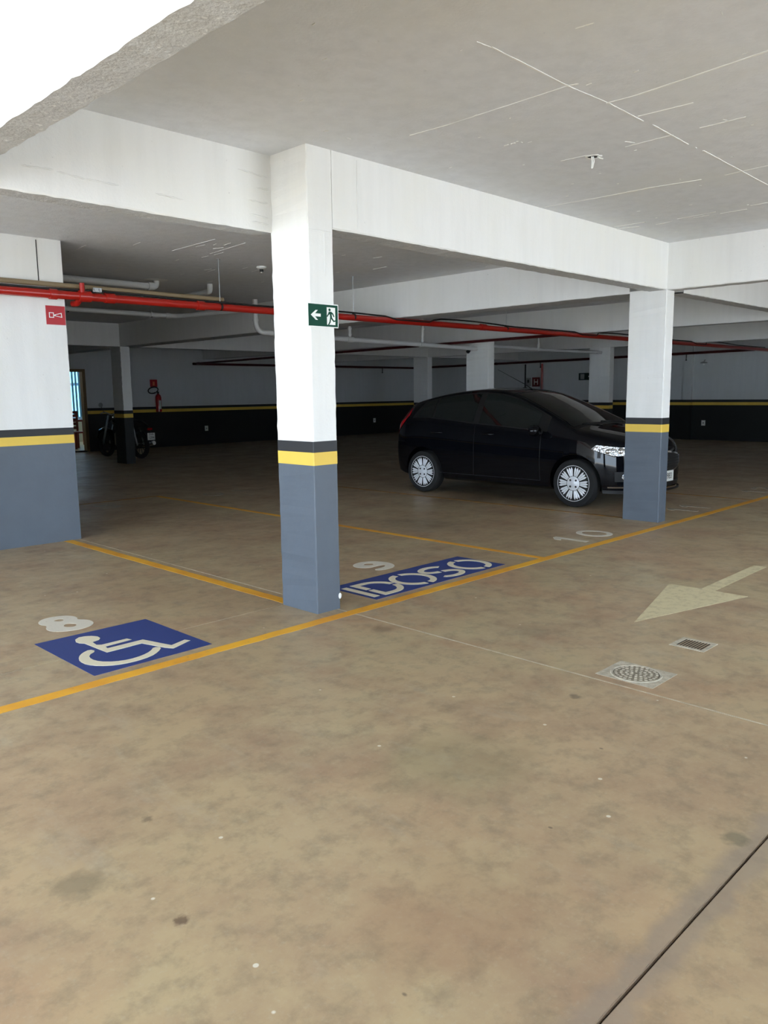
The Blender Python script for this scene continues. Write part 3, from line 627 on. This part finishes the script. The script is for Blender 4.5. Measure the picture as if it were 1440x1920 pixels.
t = empty('exit_sign', (19.037, 9.28, 1.855), 0, 'tiny dim exit sign on the right wall, left of a back column', 'sign')
shape('panel', [rect(-.28, -.11, .28, .11)], .004, mat('dim_dark_green', srgb(14, 44, 38), .5), t, on_face((0,0,0), (-1,0,0)))
shape('arrow', [[(.06,.02),(.14,.02),(.14,.06),(.23,0),(.14,-.06),(.14,-.02),(.06,-.02)]], .001, M['sign_white'], t, FX); shape('doorway', [rect(-.22, -.08, -.08, .08)], .001, M['grey_box'], t, FX)
t = empty('wall_lamp', (19.03, 5.56, 2.13), 0, 'small bare wall lamp high on the right wall', 'lamp')
MB().lathe([(.09, 0), (.10, .02), (.05, .04), (.02, .05)], (-.1, 0, 0), n=14).build('shade', M['grey_box'], t, smooth=50)
MB().lathe([(.02, -.01), (.03, -.04), (.01, -.06)], (-.1, 0, 0), n=10).build('bulb', M['sign_white'], t, smooth=50)
MB().tube([(0, 0, .09), (-.06, 0, .09), (-.1, 0, .04)], .01, 6).build('arm', M['grey_box'], t)

# ---------------------------------------------------------------- doorway and lit room behind the back wall
d = empty('door_1', (5.59, 16.28, 0), kind='structure')
b = MB(); b.box(.42, -.02, 0, .50, .14, 2.06); b.box(-.50, -.02, 0, -.44, .14, 2.06); b.box(-.50, -.02, 2.06, .50, .14, 2.13); b.build('door_frame', M['jamb'], d)
MB().box(-.44, -.03, 0, .42, .14, .03).build('threshold', M['joint_dark'], d)
rm = empty('wall_room', (6, 19, 0), kind='structure')
b = MB(); b.box(-2.5, -2.5, 0, -2.35, 1.5, 2.6); b.box(2.6, -2.5, 0, 2.75, 1.5, 2.6); b.box(-2.5, -2.6, 2.6, 2.75, 1.25, 2.7)  # roof stops short: unseen slot added to let light into the room
b.box(-2.5, 1.4, 0, 2.75, 1.55, .75); b.box(-2.5, 1.4, 2.3, 2.75, 1.55, 2.6); b.box(-2.5, 1.4, .75, -.2, 1.55, 2.3); b.build('room_wall', M['room_wall'], rm)
MB().box(3.4, 16.5, -.06, 8.8, 20.6, .03).build('floor_room', M['tile'], kind='structure')
wn = empty('window_1', (7.2, 20.45, .75), kind='structure')
b = MB(); b.box(-1.4, -.03, 0, 1.4, .03, .06); b.box(-1.4, -.03, 1.49, 1.4, .03, 1.55); b.box(-1.4, -.03, 1.02, 1.4, .03, 1.10)
for x in (-1.4, -.72, -.05, .62, 1.34): b.box(x, -.03, .0, x+.06, .03, 1.55)
b.build('window_frame', M['sign_white'], wn)
for x in (-1.34, -.66, .01, .68): MB().box(x, -.004, .05, x+.66, .004, 1.5).build('pane', M['pane'], wn)
for k in range(26): MB().box(-1.34+k*.105, -.09, .06, -1.34+k*.105+.06, -.085, 1.5).build('blind_slat', M['blind'], wn)
t = empty('wooden_chair', (6.22, 17.3, .03), .25, 'red-brown wooden chair seen through the lit doorway', 'chair')
for x in (-.2, .17):
    for y in (-.2, .17): MB().box(x, y, 0, x+.045, y+.045, 1.0 if y > 0 else .45).build('leg', M['wood_red'], t)
MB().box(-.22, -.22, .42, .22, .22, .46).build('seat', M['wood_red'], t)
for z in (.52, .63, .74, .85, .94): MB().box(-.2, .17, z, .21, .21, z+.075).build('back_slat', M['wood_red'], t)
t = empty('wooden_table', (6.6, 18.5, .03), 0, 'red-brown table behind the chair in the lit room', 'table')
MB().box(-.6, -.4, .70, .6, .4, .75).build('table_top', M['wood_red'], t)
for x in (-.55, .5):
    for y in (-.35, .3): MB().box(x, y, 0, x+.05, y+.05, .70).build('leg', M['wood_red'], t)

# ---------------------------------------------------------------- car (nose toward -Y; local x forward, y left)
car = empty('parked_car', (6.12, 1.31, 0), -PI/2, 'black five-door hatchback parked behind the second column', 'car')
def interp(tab, x):
    if x <= tab[0][0]: return tab[0][1]
    if x >= tab[-1][0]: return tab[-1][1]
    for i in range(len(tab)-1):
        x0, y0 = tab[i]; x1, y1 = tab[i+1]
        if x0 <= x <= x1:
            m0 = (y1-y0)/(x1-x0); 
            ml = (y0-tab[i-1][1])/(x0-tab[i-1][0]) if i > 0 else m0
            mr = (tab[i+2][1]-y1)/(tab[i+2][0]-x1) if i+2 < len(tab) else m0
            def lim(a, b): return 0 if a*b <= 0 else 2*a*b/(a+b)
            d0 = lim(ml, m0) if i > 0 else m0; d1 = lim(m0, mr) if i+2 < len(tab) else m0
            h = x1-x0; t = (x-x0)/h
            return (2*t**3-3*t*t+1)*y0+(t**3-2*t*t+t)*h*d0+(-2*t**3+3*t*t)*y1+(t**3-t*t)*h*d1
TOP = [(-3.185,.52),(-3.17,.70),(-3.12,.86),(-3.06,.98),(-2.98,1.10),(-2.90,1.20),(-2.82,1.285),(-2.75,1.315),(-2.5,1.375),(-2.2,1.430),(-1.9,1.465),(-1.6,1.480),(-1.3,1.465),(-1.05,1.415),(-.8,1.325),(-.5,1.20),(-.2,1.065),(.0,.985),(.15,.955),(.35,.905),(.52,.845),(.63,.78),(.70,.70),(.74,.60),(.765,.45)]
WID = [(-3.185,.42),(-3.16,.60),(-3.10,.73),(-3.0,.795),(-2.8,.84),(-2.4,.857),(-1.2,.858),(0,.855),(.25,.84),(.42,.80),(.56,.72),(.66,.60),(.73,.42),(.765,.22)]
BOT = [(-3.185,.38),(-3.1,.27),(-2.8,.21),(0,.19),(.6,.19),(.74,.22),(.765,.28)]
BELT = [(-3.1,.98),(-2.6,1.07),(-1.5,.995),(-.5,.925),(.2,.86),(.55,.73),(.765,.5)]
def section(x):
    zt, W, zb = interp(TOP, x), interp(WID, x), interp(BOT, x)
    crown = .045 if x < -.2 else .06
    ze = zt-crown; bt = min(interp(BELT, x), ze-.01)
    s = max(0, min(1, (ze-bt)/.43)); s = s**.8
    ye = W*(.945-.27*s)
    P = [(0, zb), (.5*W, zb), (.86*W, zb), (.945*W, zb+.035)]
    H = bt-zb
    for fy, fz in ((.975, .18), (.99, .32), (1.0, .48), (1.0, .60), (.992, .72), (.985, .80), (.972, .90), (.955, 1.0)): P.append((fy*W, zb+fz*H))
    y0 = .955*W
    for k in (1, 2, 3, 4, 5):
        t_ = k/5; P.append((y0+(ye-y0)*t_ + .018*math.sin(PI*t_)*s, bt+(ze-bt)*t_))
    for k in (1, 2, 3, 4, 5, 6):
        a = k/6*PI/2
        P.append((ye*math.cos(a), ze+crown*math.sin(a)) if k > 0 else None)
    return P
def side_y(x, z):
    P = section(x)[3:]
    for (y0, z0), (y1, z1) in zip(P, P[1:]):
        if z0 <= z <= z1+1e-9: return y0+(y1-y0)*(z-z0)/max(1e-6, z1-z0)
    return P[-1][0] if z > P[-1][1] else P[0][0]
def top_z(x, y):
    P = section(x)
    for (y0, z0), (y1, z1) in zip(P[11:], P[12:]):
        if min(y0, y1)-1e-9 <= abs(y) <= max(y0, y1)+1e-9 and z1 >= z0: 
            zz = z0+(z1-z0)*(abs(y)-y0)/(y1-y0 if abs(y1-y0) > 1e-6 else 1e-6)
            best = zz
            if y1 < y0: return zz
    return P[-1][1]
xs = [-3.185,-3.18,-3.17,-3.155,-3.13,-3.10,-3.07,-3.04,-3.0,-2.96,-2.93,-2.88] + [-2.8+i*.07 for i in range(47)] + [.50,.53,.56,.59,.62,.645,.67,.69,.71,.725,.74,.75,.76,.765]
b = MB(); rings = []
for x in xs:
    P = section(x); full = [(y, z) for y, z in P] + [(-y, z) for y, z in P[-2:0:-1]]
    rings.append([b.bm.verts.new((x, y, z)) for y, z in full])
for A, B in zip(rings, rings[1:]):
    n = len(A)
    for k in range(n): b.bm.faces.new((A[k], A[(k+1)%n], B[(k+1)%n], B[k]))
b.bm.faces.new(rings[0]); b.bm.faces.new(rings[-1][::-1])
body = b.build('body', M['car_paint'], car)
# cut the wheel housings
WHEELS = ((0, 1), (0, -1), (-2.49, 1), (-2.49, -1)); cutb = MB()
for x, s in WHEELS: cutb.tube([(x, s*.60, .305), (x, s*1.0, .305)], .350, 40)
cut = cutb.build('cutter', M['black'], car)
md = body.modifiers.new('arches', 'BOOLEAN'); md.operation = 'DIFFERENCE'; md.object = cut; md.solver = 'EXACT'
bpy.context.view_layer.update()
me = bpy.data.meshes.new_from_object(body.evaluated_get(bpy.context.evaluated_depsgraph_get()))
body.modifiers.clear(); body.data = me; bpy.data.objects.remove(cut)
me.shade_smooth(); me.set_sharp_from_angle(angle=math.radians(38))
def side_patch(name, m, x0, x1, zl, zu, side, off=.004, nx=16, nz=6, label=None, thick=.004):
    rows = []
    for i in range(nx+1):
        x = x0+(x1-x0)*i/nx; a, c = zl(x), max(zu(x), zl(x)+.002)
        rows.append([(x, side*(side_y(x, a+(c-a)*j/nz)+off), a+(c-a)*j/nz) for j in range(nz+1)])
    b = MB(); b.grid(rows, (0, -side*thick, 0)); return b.build(name, M[m], car, smooth=40, label=label)
edge = lambda x: interp(TOP, x)-.045
for s in (1, -1):
    win_lo = lambda x: interp(BELT, x)+.012
    def front_u(x): return min(edge(x)-.035, 9)
    def rear_u(x): return min(edge(x)-.035, interp(BELT, x)+.012+max(.0, (x+2.66)*1.25))
    side_patch('side_window_frame', 'black', -.42, -2.72, lambda x: interp(BELT, x)-.002, lambda x: min(edge(x)-.018, interp(BELT, x)+max(.004, (x+2.74)*1.25)), s, .002, 40, 5)
    side_patch('side_window', 'glass', -.56, -1.50, win_lo, front_u, s, .006, 24)
    side_patch('side_window', 'glass', -1.60, -2.30, win_lo, front_u, s, .006, 20)
    side_patch('side_window', 'glass', -2.34, -2.60, win_lo, rear_u, s, .006, 12)
    # door seams
    for xa, z0, z1 in ((-.50, .30, .92), (-1.56, .30, .97)):
        rows = [[(xa+dx - (.10*max(0, .55-z)**1.2 if xa < -1 else 0), s*(side_y(xa, z)+.0015), z) for dx in (-.004, .004)] for z in [z0+(z1-z0)*k/14 for k in range(15)]]
        b = MB(); b.grid(rows, (0, -s*.003, 0)); b.build('door_seam', M['black'], car)
    rows = [[(x, s*(side_y(x, .30)+.0015), .30+dz) for dz in (-.004, .004)] for x in [-.50-k*.09 for k in range(20)]]
    b = MB(); b.grid(rows, (0, -s*.003, 0)); b.build('door_seam', M['black'], car)
    for xh in (-1.33, -2.22):
        z = .865; y = s*side_y(xh, z)
        b = MB(); b.tube([(xh+.09, y, z), (xh+.07, y+s*.028, z), (xh-.07, y+s*.028, z), (xh-.09, y, z)], .011, 8); b.build('door_handle', M['car_paint'], car, smooth=60)
        b = MB(); b.lathe([(.008, 0), (.008, .004)], (xh-.115, y+(.0 if s > 0 else -.004), z), 'y', 10); b.build('door_lock', M['chrome'], car)
    # mirror
    b = MB(); b.lathe([(.001, .085), (.05, .075), (.078, .04), (.085, 0), (.078, -.03), (.001, -.035)], n=16)
    for v in b.bm.verts: v.co = Vector((-v.co.z*.9, v.co.x*1.25, v.co.y*.85)).xyz
    o = b.build('door_mirror', M['car_paint'], car, smooth=60); o.location = (-.52, s*.955, .935); o.scale = (-1, 1, 1)
    b = MB(); b.tube([(-.50, s*.82, .91), (-.52, s*.90, .92)], .022, 8); b.build('mirror_arm', M['black'], car)
    b = MB(); b.box(-.006, -.07, -.045, .004, .07, .045, .002); o = b.build('mirror_glass', M['chrome'], car); o.location = (-.552, s*.955, .935)
    # head and tail lamps
    def hl_lo(x): return .665-.0*x + .10*max(0, (.62-x))**.9*1.15
    def hl_hi(x): return min(.80-.10*(x-.30)+.0, top_z(x, side_y(x, .75))-.02) if x < .55 else .775-(x-.55)*.35
    side_patch('headlamp', 'lamp_clear', .22, .66, lambda x: .650+.27*max(0, .50-x), lambda x: .760-.10*(x-.45)-.9*max(0,(.28-x)) , s, .008, 18, 5, label='clear chrome-lined headlamp')
    for xx, rr in ((.42, .034), (.54, .036)):
        y = s*(side_y(xx, .70)+.003)
        b = MB(); b.lathe([(.001, .016), (rr*.5, .013), (rr*.9, .005), (rr, 0)], n=18); o = b.build('lamp_bowl', M['chrome'], car, smooth=50); o.location = (xx, y, .702); o.rotation_euler = Vector((.6, s*.8, 0)).to_track_quat('Z', 'Y').to_euler()
    side_patch('tail_lamp', 'lamp_red', -2.80, -3.07, lambda x: .83+(x+3.07)*1.0, lambda x: .90+(x+3.07)*1.15, s, .007, 10, 6, label='tall raked red tail lamp')
    side_patch('bumper_seam', 'black', -2.86, -3.14, lambda x: .715, lambda x: .721, s, .003, 10, 1)
    # fog lamp pocket and chrome trim low on the bumper
    side_patch('fog_lamp_pocket', 'black', .50, .69, lambda x: .34, lambda x: .46, s, .004, 10, 4)
    b = MB(); b.lathe([(.001, .006), (.03, .004), (.042, -.004), (.046, -.01)], n=16); o = b.build('fog_lamp', M['lamp_clear'], car, smooth=50); o.location = (.60, s*(side_y(.60, .40)+.004), .405); o.rotation_euler = Vector((.75, s*.65, 0)).to_track_quat('Z', 'Y').to_euler()
    side_patch('bumper_trim', 'chrome', .42, .66, lambda x: .262, lambda x: .278+.02*(x-.5), s, .008, 10, 2, label='chrome strip low on the bumper')
    side_patch('bumper_lip', 'black', .36, .72, lambda x: .195, lambda x: .235, s, .012, 14, 2)
    side_patch('fender_seam', 'black', .30, .34, lambda x: .62, lambda x: .70, s, .002, 3, 3)
# windscreen and rear glass
def top_patch(name, m, x0, x1, frac, off, nx=16, ny=14, label=None):
    rows = []
    for i in range(nx+1):
        x = x0+(x1-x0)*i/nx; P = section(x); ye = P[16][0]*frac; row = []
        for j in range(ny+1):
            v = -1+2*j/ny; a = math.acos(max(-1, min(1, v*frac)))
            row.append((x, P[16][0]*math.cos(a), P[16][1]+(P[-1][1]-P[16][1])*math.sin(a)+off))
        rows.append(row)
    b = MB(); b.grid(rows, (0, 0, -.005)); return b.build(name, M[m], car, smooth=40, label=label)
top_patch('windscreen_frame', 'black', -.04, -1.10, .985, .003)
top_patch('windscreen', 'glass', -.09, -1.04, .955, .007)
rows = []
for i in range(11):
    z = 1.00+.24*i/10
    lo_, hi_ = -3.12, -2.78
    for _ in range(30):
        mid = (lo_+hi_)/2
        if interp(TOP, mid)-.02 < z: lo_ = mid
        else: hi_ = mid
    rows.append([(lo_-.012+.02*(v/8-1)**2, (v/8-1)*.53, z) for v in range(17)])
b = MB(); b.grid(rows, (.006, 0, 0)); b.build('rear_window', M['glass'], car, smooth=40)
MB().tube([(-2.74, -.48, 1.285), (-2.84, -.46, 1.268), (-2.86, 0, 1.285), (-2.84, .46, 1.268), (-2.74, .48, 1.285)], .022, 8).build('spoiler', M['car_paint'], car, smooth=60)
# grille, plate, front lip
def front_x(y, z):
    lo_, hi_ = .3, .765
    for _ in range(26):
        mid = (lo_+hi_)/2
        if side_y(mid, z) > abs(y): lo_ = mid
        else: hi_ = mid
    return lo_
def front_patch(name, m, y0, y1, zl, zu, off, ny=20, nz=5, label=None):
    rows = []
    for i in range(ny+1):
        y = y0+(y1-y0)*i/ny; a, c = zl(y), zu(y)
        rows.append([(front_x(y, a+(c-a)*j/nz)+off, y, a+(c-a)*j/nz) for j in range(nz+1)])
    b = MB(); b.grid(rows, (-.008, 0, 0)); return b.build(name, M[m], car, smooth=40, label=label)
g_hi = lambda y: .655-.06*(abs(y)/.5)**2; g_lo = lambda y: .42+.10*(abs(y)/.5)**2
front_patch('grille', 'black', -.5, .5, g_lo, g_hi, .008)
front_patch('grille_surround', 'chrome', -.51, .51, g_hi, lambda y: g_hi(y)+.022, .014, nz=1, label='chrome grille surround')
front_patch('grille_surround', 'chrome', -.51, .51, lambda y: g_lo(y)-.018, g_lo, .014, nz=1, label='chrome grille surround')
for s in (1, -1): front_patch('grille_surround', 'chrome', s*.49, s*.52, lambda y: .51, lambda y: .605, .014, 2, 4, label='chrome grille surround')
for k in range(4): front_patch('grille_bar', 'tyre', -.47, .47, lambda y: .47+k*.035, lambda y: .478+k*.035, .014, nz=1)
front_patch('lower_intake', 'black', -.55, .55, lambda y: .24, lambda y: .30, .006)
front_patch('front_lip', 'black', -.62, .62, lambda y: .19, lambda y: .215, .03, nz=1)
pt = MB(); pt.box(.770, -.20, .30, .785, .20, .43, .002); pt = pt.build('number_plate', M['plate'], car)
text('plate_text', 'FSB0983', .105, .001, M['black'], pt, on_face((.7855, 0, .363), (1, 0, 0)), .85)
b = MB(); b.tube([(-.04, .42, 1.01), (-.10, -.05, 1.035)], .008, 6); b.tube([(-.04, -.10, 1.02), (-.10, -.5, 1.02)], .008, 6); b.build('wiper', M['black'], car)
MB().tube([(-1.18, 0, 1.44), (-1.32, 0, 1.52), (-1.80, 0, 1.74)], [.012, .005, .003], 6).build('antenna', M['black'], car)
front_patch('badge', 'chrome', -.05, .05, lambda y: .69, lambda y: .72, .012, 6, 2)
# wheels
def wheel(x, s):
    t = empty('wheel', (x, s*.775, .297)); t.parent = car
    prof = [(.222, -.085), (.26, -.092), (.286, -.080), (.296, -.055), (.297, 0), (.296, .055), (.286, .080), (.26, .092), (.230, .087), (.222, .06)]
    MB().lathe(prof, axis='y', n=48).build('tyre', M['tyre'], t, smooth=40)
    o_ = .078
    MB().lathe([(.001, o_*s-.02*s), (.218, o_*s-.025*s), (.224, o_*s-.022*s), (.001, o_*s-.018*s)], axis='y', n=32).build('wheel_well', M['black'], t)
    b = MB(); b.lathe([(.200, (o_-.008)*s), (.205, (o_+.004)*s), (.220, (o_+.008)*s), (.231, (o_+.004)*s), (.231, (o_-.02)*s), (.200, (o_-.02)*s)], axis='y', n=48); b.build('rim_ring', M['silver'], t, smooth=35)
    b = MB(); b.lathe([(.001, (o_+.016)*s), (.028, (o_+.016)*s), (.034, (o_+.012)*s), (.075, (o_+.010)*s), (.100, (o_+.004)*s), (.103, (o_-.012)*s)], axis='y', n=40); hub = b.build('hub', M['silver'], t, smooth=35)
    for k in range(4):
        a = 2*PI*k/4+PI/4; b = MB(); b.lathe([(.013, (o_+.008)*s), (.013, (o_+.0135)*s), (.006, (o_+.0125)*s)], (.055*math.cos(a), 0, .055*math.sin(a)), 'y', 10); b.build('lug_recess', M['black'], hub)
    for g in range(10):
        b = MB()
        for j in (-1, 0, 1):
            a = 2*PI*g/10; h0 = math.radians(9.6*j); hw0 = math.radians(4.7); hw1 = math.radians(4.1)
            rows = []
            for rr, yy in ((.092, .006), (.13, .009), (.17, .008), (.206, .003)):
                hw = hw0 if rr < .1 else hw1 if j else hw1*1.1
                rows.append([(rr*math.cos(a+h0-hw), (o_+yy)*s, rr*math.sin(a+h0-hw)), (rr*math.cos(a+h0), (o_+yy+.004)*s, rr*math.sin(a+h0)), (rr*math.cos(a+h0+hw), (o_+yy)*s, rr*math.sin(a+h0+hw))])
            b.grid(rows, (0, -.016*s, 0))
        b.build('spoke', M['silver'], t)
for x, s in WHEELS: wheel(x, s)

# ---------------------------------------------------------------- motorcycle behind the far column
mo = empty('motorcycle', (5.75, 12.95, 0), math.radians(98), 'dark motorcycle parked behind the grey column near the back wall', 'motorcycle')
# local x = forward; rear wheel at 0
def mwheel(x, rad):
    t = empty('wheel', (x, 0, rad)); t.parent = mo
    b = MB(); n = 30; k = 10; rg = []
    for i in range(n):
        a = 2*PI*i/n; c = Vector((math.cos(a), 0, math.sin(a)))*(rad-.05)
        rg.append([b.bm.verts.new(c+Vector((math.cos(a), 0, math.sin(a)))*.05*math.cos(2*PI*j/k)+Vector((0, .055*math.sin(2*PI*j/k), 0))) for j in range(k)])
    for i in range(n):
        for j in range(k): b.bm.faces.new((rg[i][j], rg[i][(j+1)%k], rg[(i+1)%n][(j+1)%k], rg[(i+1)%n][j]))
    b.build('tyre', M['tyre'], t, smooth=60)
    b = MB(); b.tube([(0, -.05, 0), (0, .05, 0)], .035, 12)
    for i in range(10):
        a = 2*PI*i/10; b.tube([(0, 0, 0), ((rad-.09)*math.cos(a), 0, (rad-.09)*math.sin(a))], .006, 5)
    b.build('spokes', M['black'], t)
mwheel(0, .31); mwheel(1.3, .31)
MB().tube([(-.30, 0, .72), (-.05, 0, .79), (.25, 0, .78), (.5, 0, .76)], [.05, .10, .12, .09], 12).build('seat', M['black'], mo, smooth=60)
MB().tube([(.45, 0, .80), (.62, 0, .86), (.82, 0, .88), (.95, 0, .80)], [.08, .14, .14, .06], 14).build('fuel_tank', M['car_paint'], mo, smooth=60)
MB().box(.42, -.14, .28, .80, .14, .60, .03).build('engine', M['cast'], mo)
MB().tube([(.9, 0, .85), (1.02, 0, .55), (.75, 0, .27), (.3, 0, .32), (0, 0, .31)], .03, 8).build('frame', M['black'], mo)
for s in (-.09, .09):
    MB().tube([(1.3, s, .31), (1.12, s, .75), (1.03, s, .98)], .022, 8).build('fork', M['steel'], mo)
    MB().tube([(-.02, s, .31), (.1, s, .72)], .018, 8).build('shock_absorber', M['steel'], mo)
MB().tube([(.92, .36, 1.04), (1.0, .2, 1.06), (1.03, 0, 1.0), (1.0, -.2, 1.06), (.92, -.36, 1.04)], .014, 8).build('handlebar', M['steel'], mo)
for s in (-1, 1):
    MB().tube([(.96, s*.24, 1.05), (.98, s*.30, 1.20)], .006, 6).build('mirror_stem', M['black'], mo)
    MB().lathe([(.001, .012), (.05, .008), (.055, -.004), (.001, -.01)], (.98, s*.31, 1.23), 'x', 12).build('mirror', M['chrome'], mo) if False else None
    b = MB(); b.lathe([(.001, .01), (.055, .006), (.055, -.006), (.001, -.01)], (0, 0, 0), 'x', 12); o = b.build('mirror', M['steel'], mo); o.location = (.98, s*.31, 1.23)
MB().lathe([(.001, .06), (.07, .05), (.085, 0), (.05, -.07)], (1.16, 0, .90), 'x', 14).build('headlamp', M['black'], mo, smooth=60)
MB().tube([(-.34, 0, .40), (-.36, 0, .55), (-.25, 0, .68), (-.05, 0, .72)], [.05, .07, .08, .06], 10).build('rear_fender', M['black'], mo, smooth=60)
MB().tube([(1.62, 0, .45), (1.5, 0, .60), (1.3, 0, .66), (1.1, 0, .60)], [.04, .06, .065, .05], 10).build('front_fender', M['car_paint'], mo, smooth=60)
MB().tube([(.6, -.16, .30), (.1, -.19, .30), (-.25, -.20, .36)], [.025, .045, .05], 10).build('exhaust', M['chrome'], mo, smooth=60)
MB().box(-.40, -.06, .66, -.36, .06, .71, .006).build('tail_lamp', M['lamp_red'], mo)
b = MB(); b.box(-.425, -.10, .44, -.42, .10, .60, .001); pt = b.build('number_plate', M['plate'], mo)
text('plate_text', 'EVA', .07, .001, M['black'], pt, on_face((-.426, 0, .565), (-1, 0, 0))); text('plate_text', '1294', .08, .001, M['black'], pt, on_face((-.426, 0, .49), (-1, 0, 0)))

bpy.context.view_layer.update()
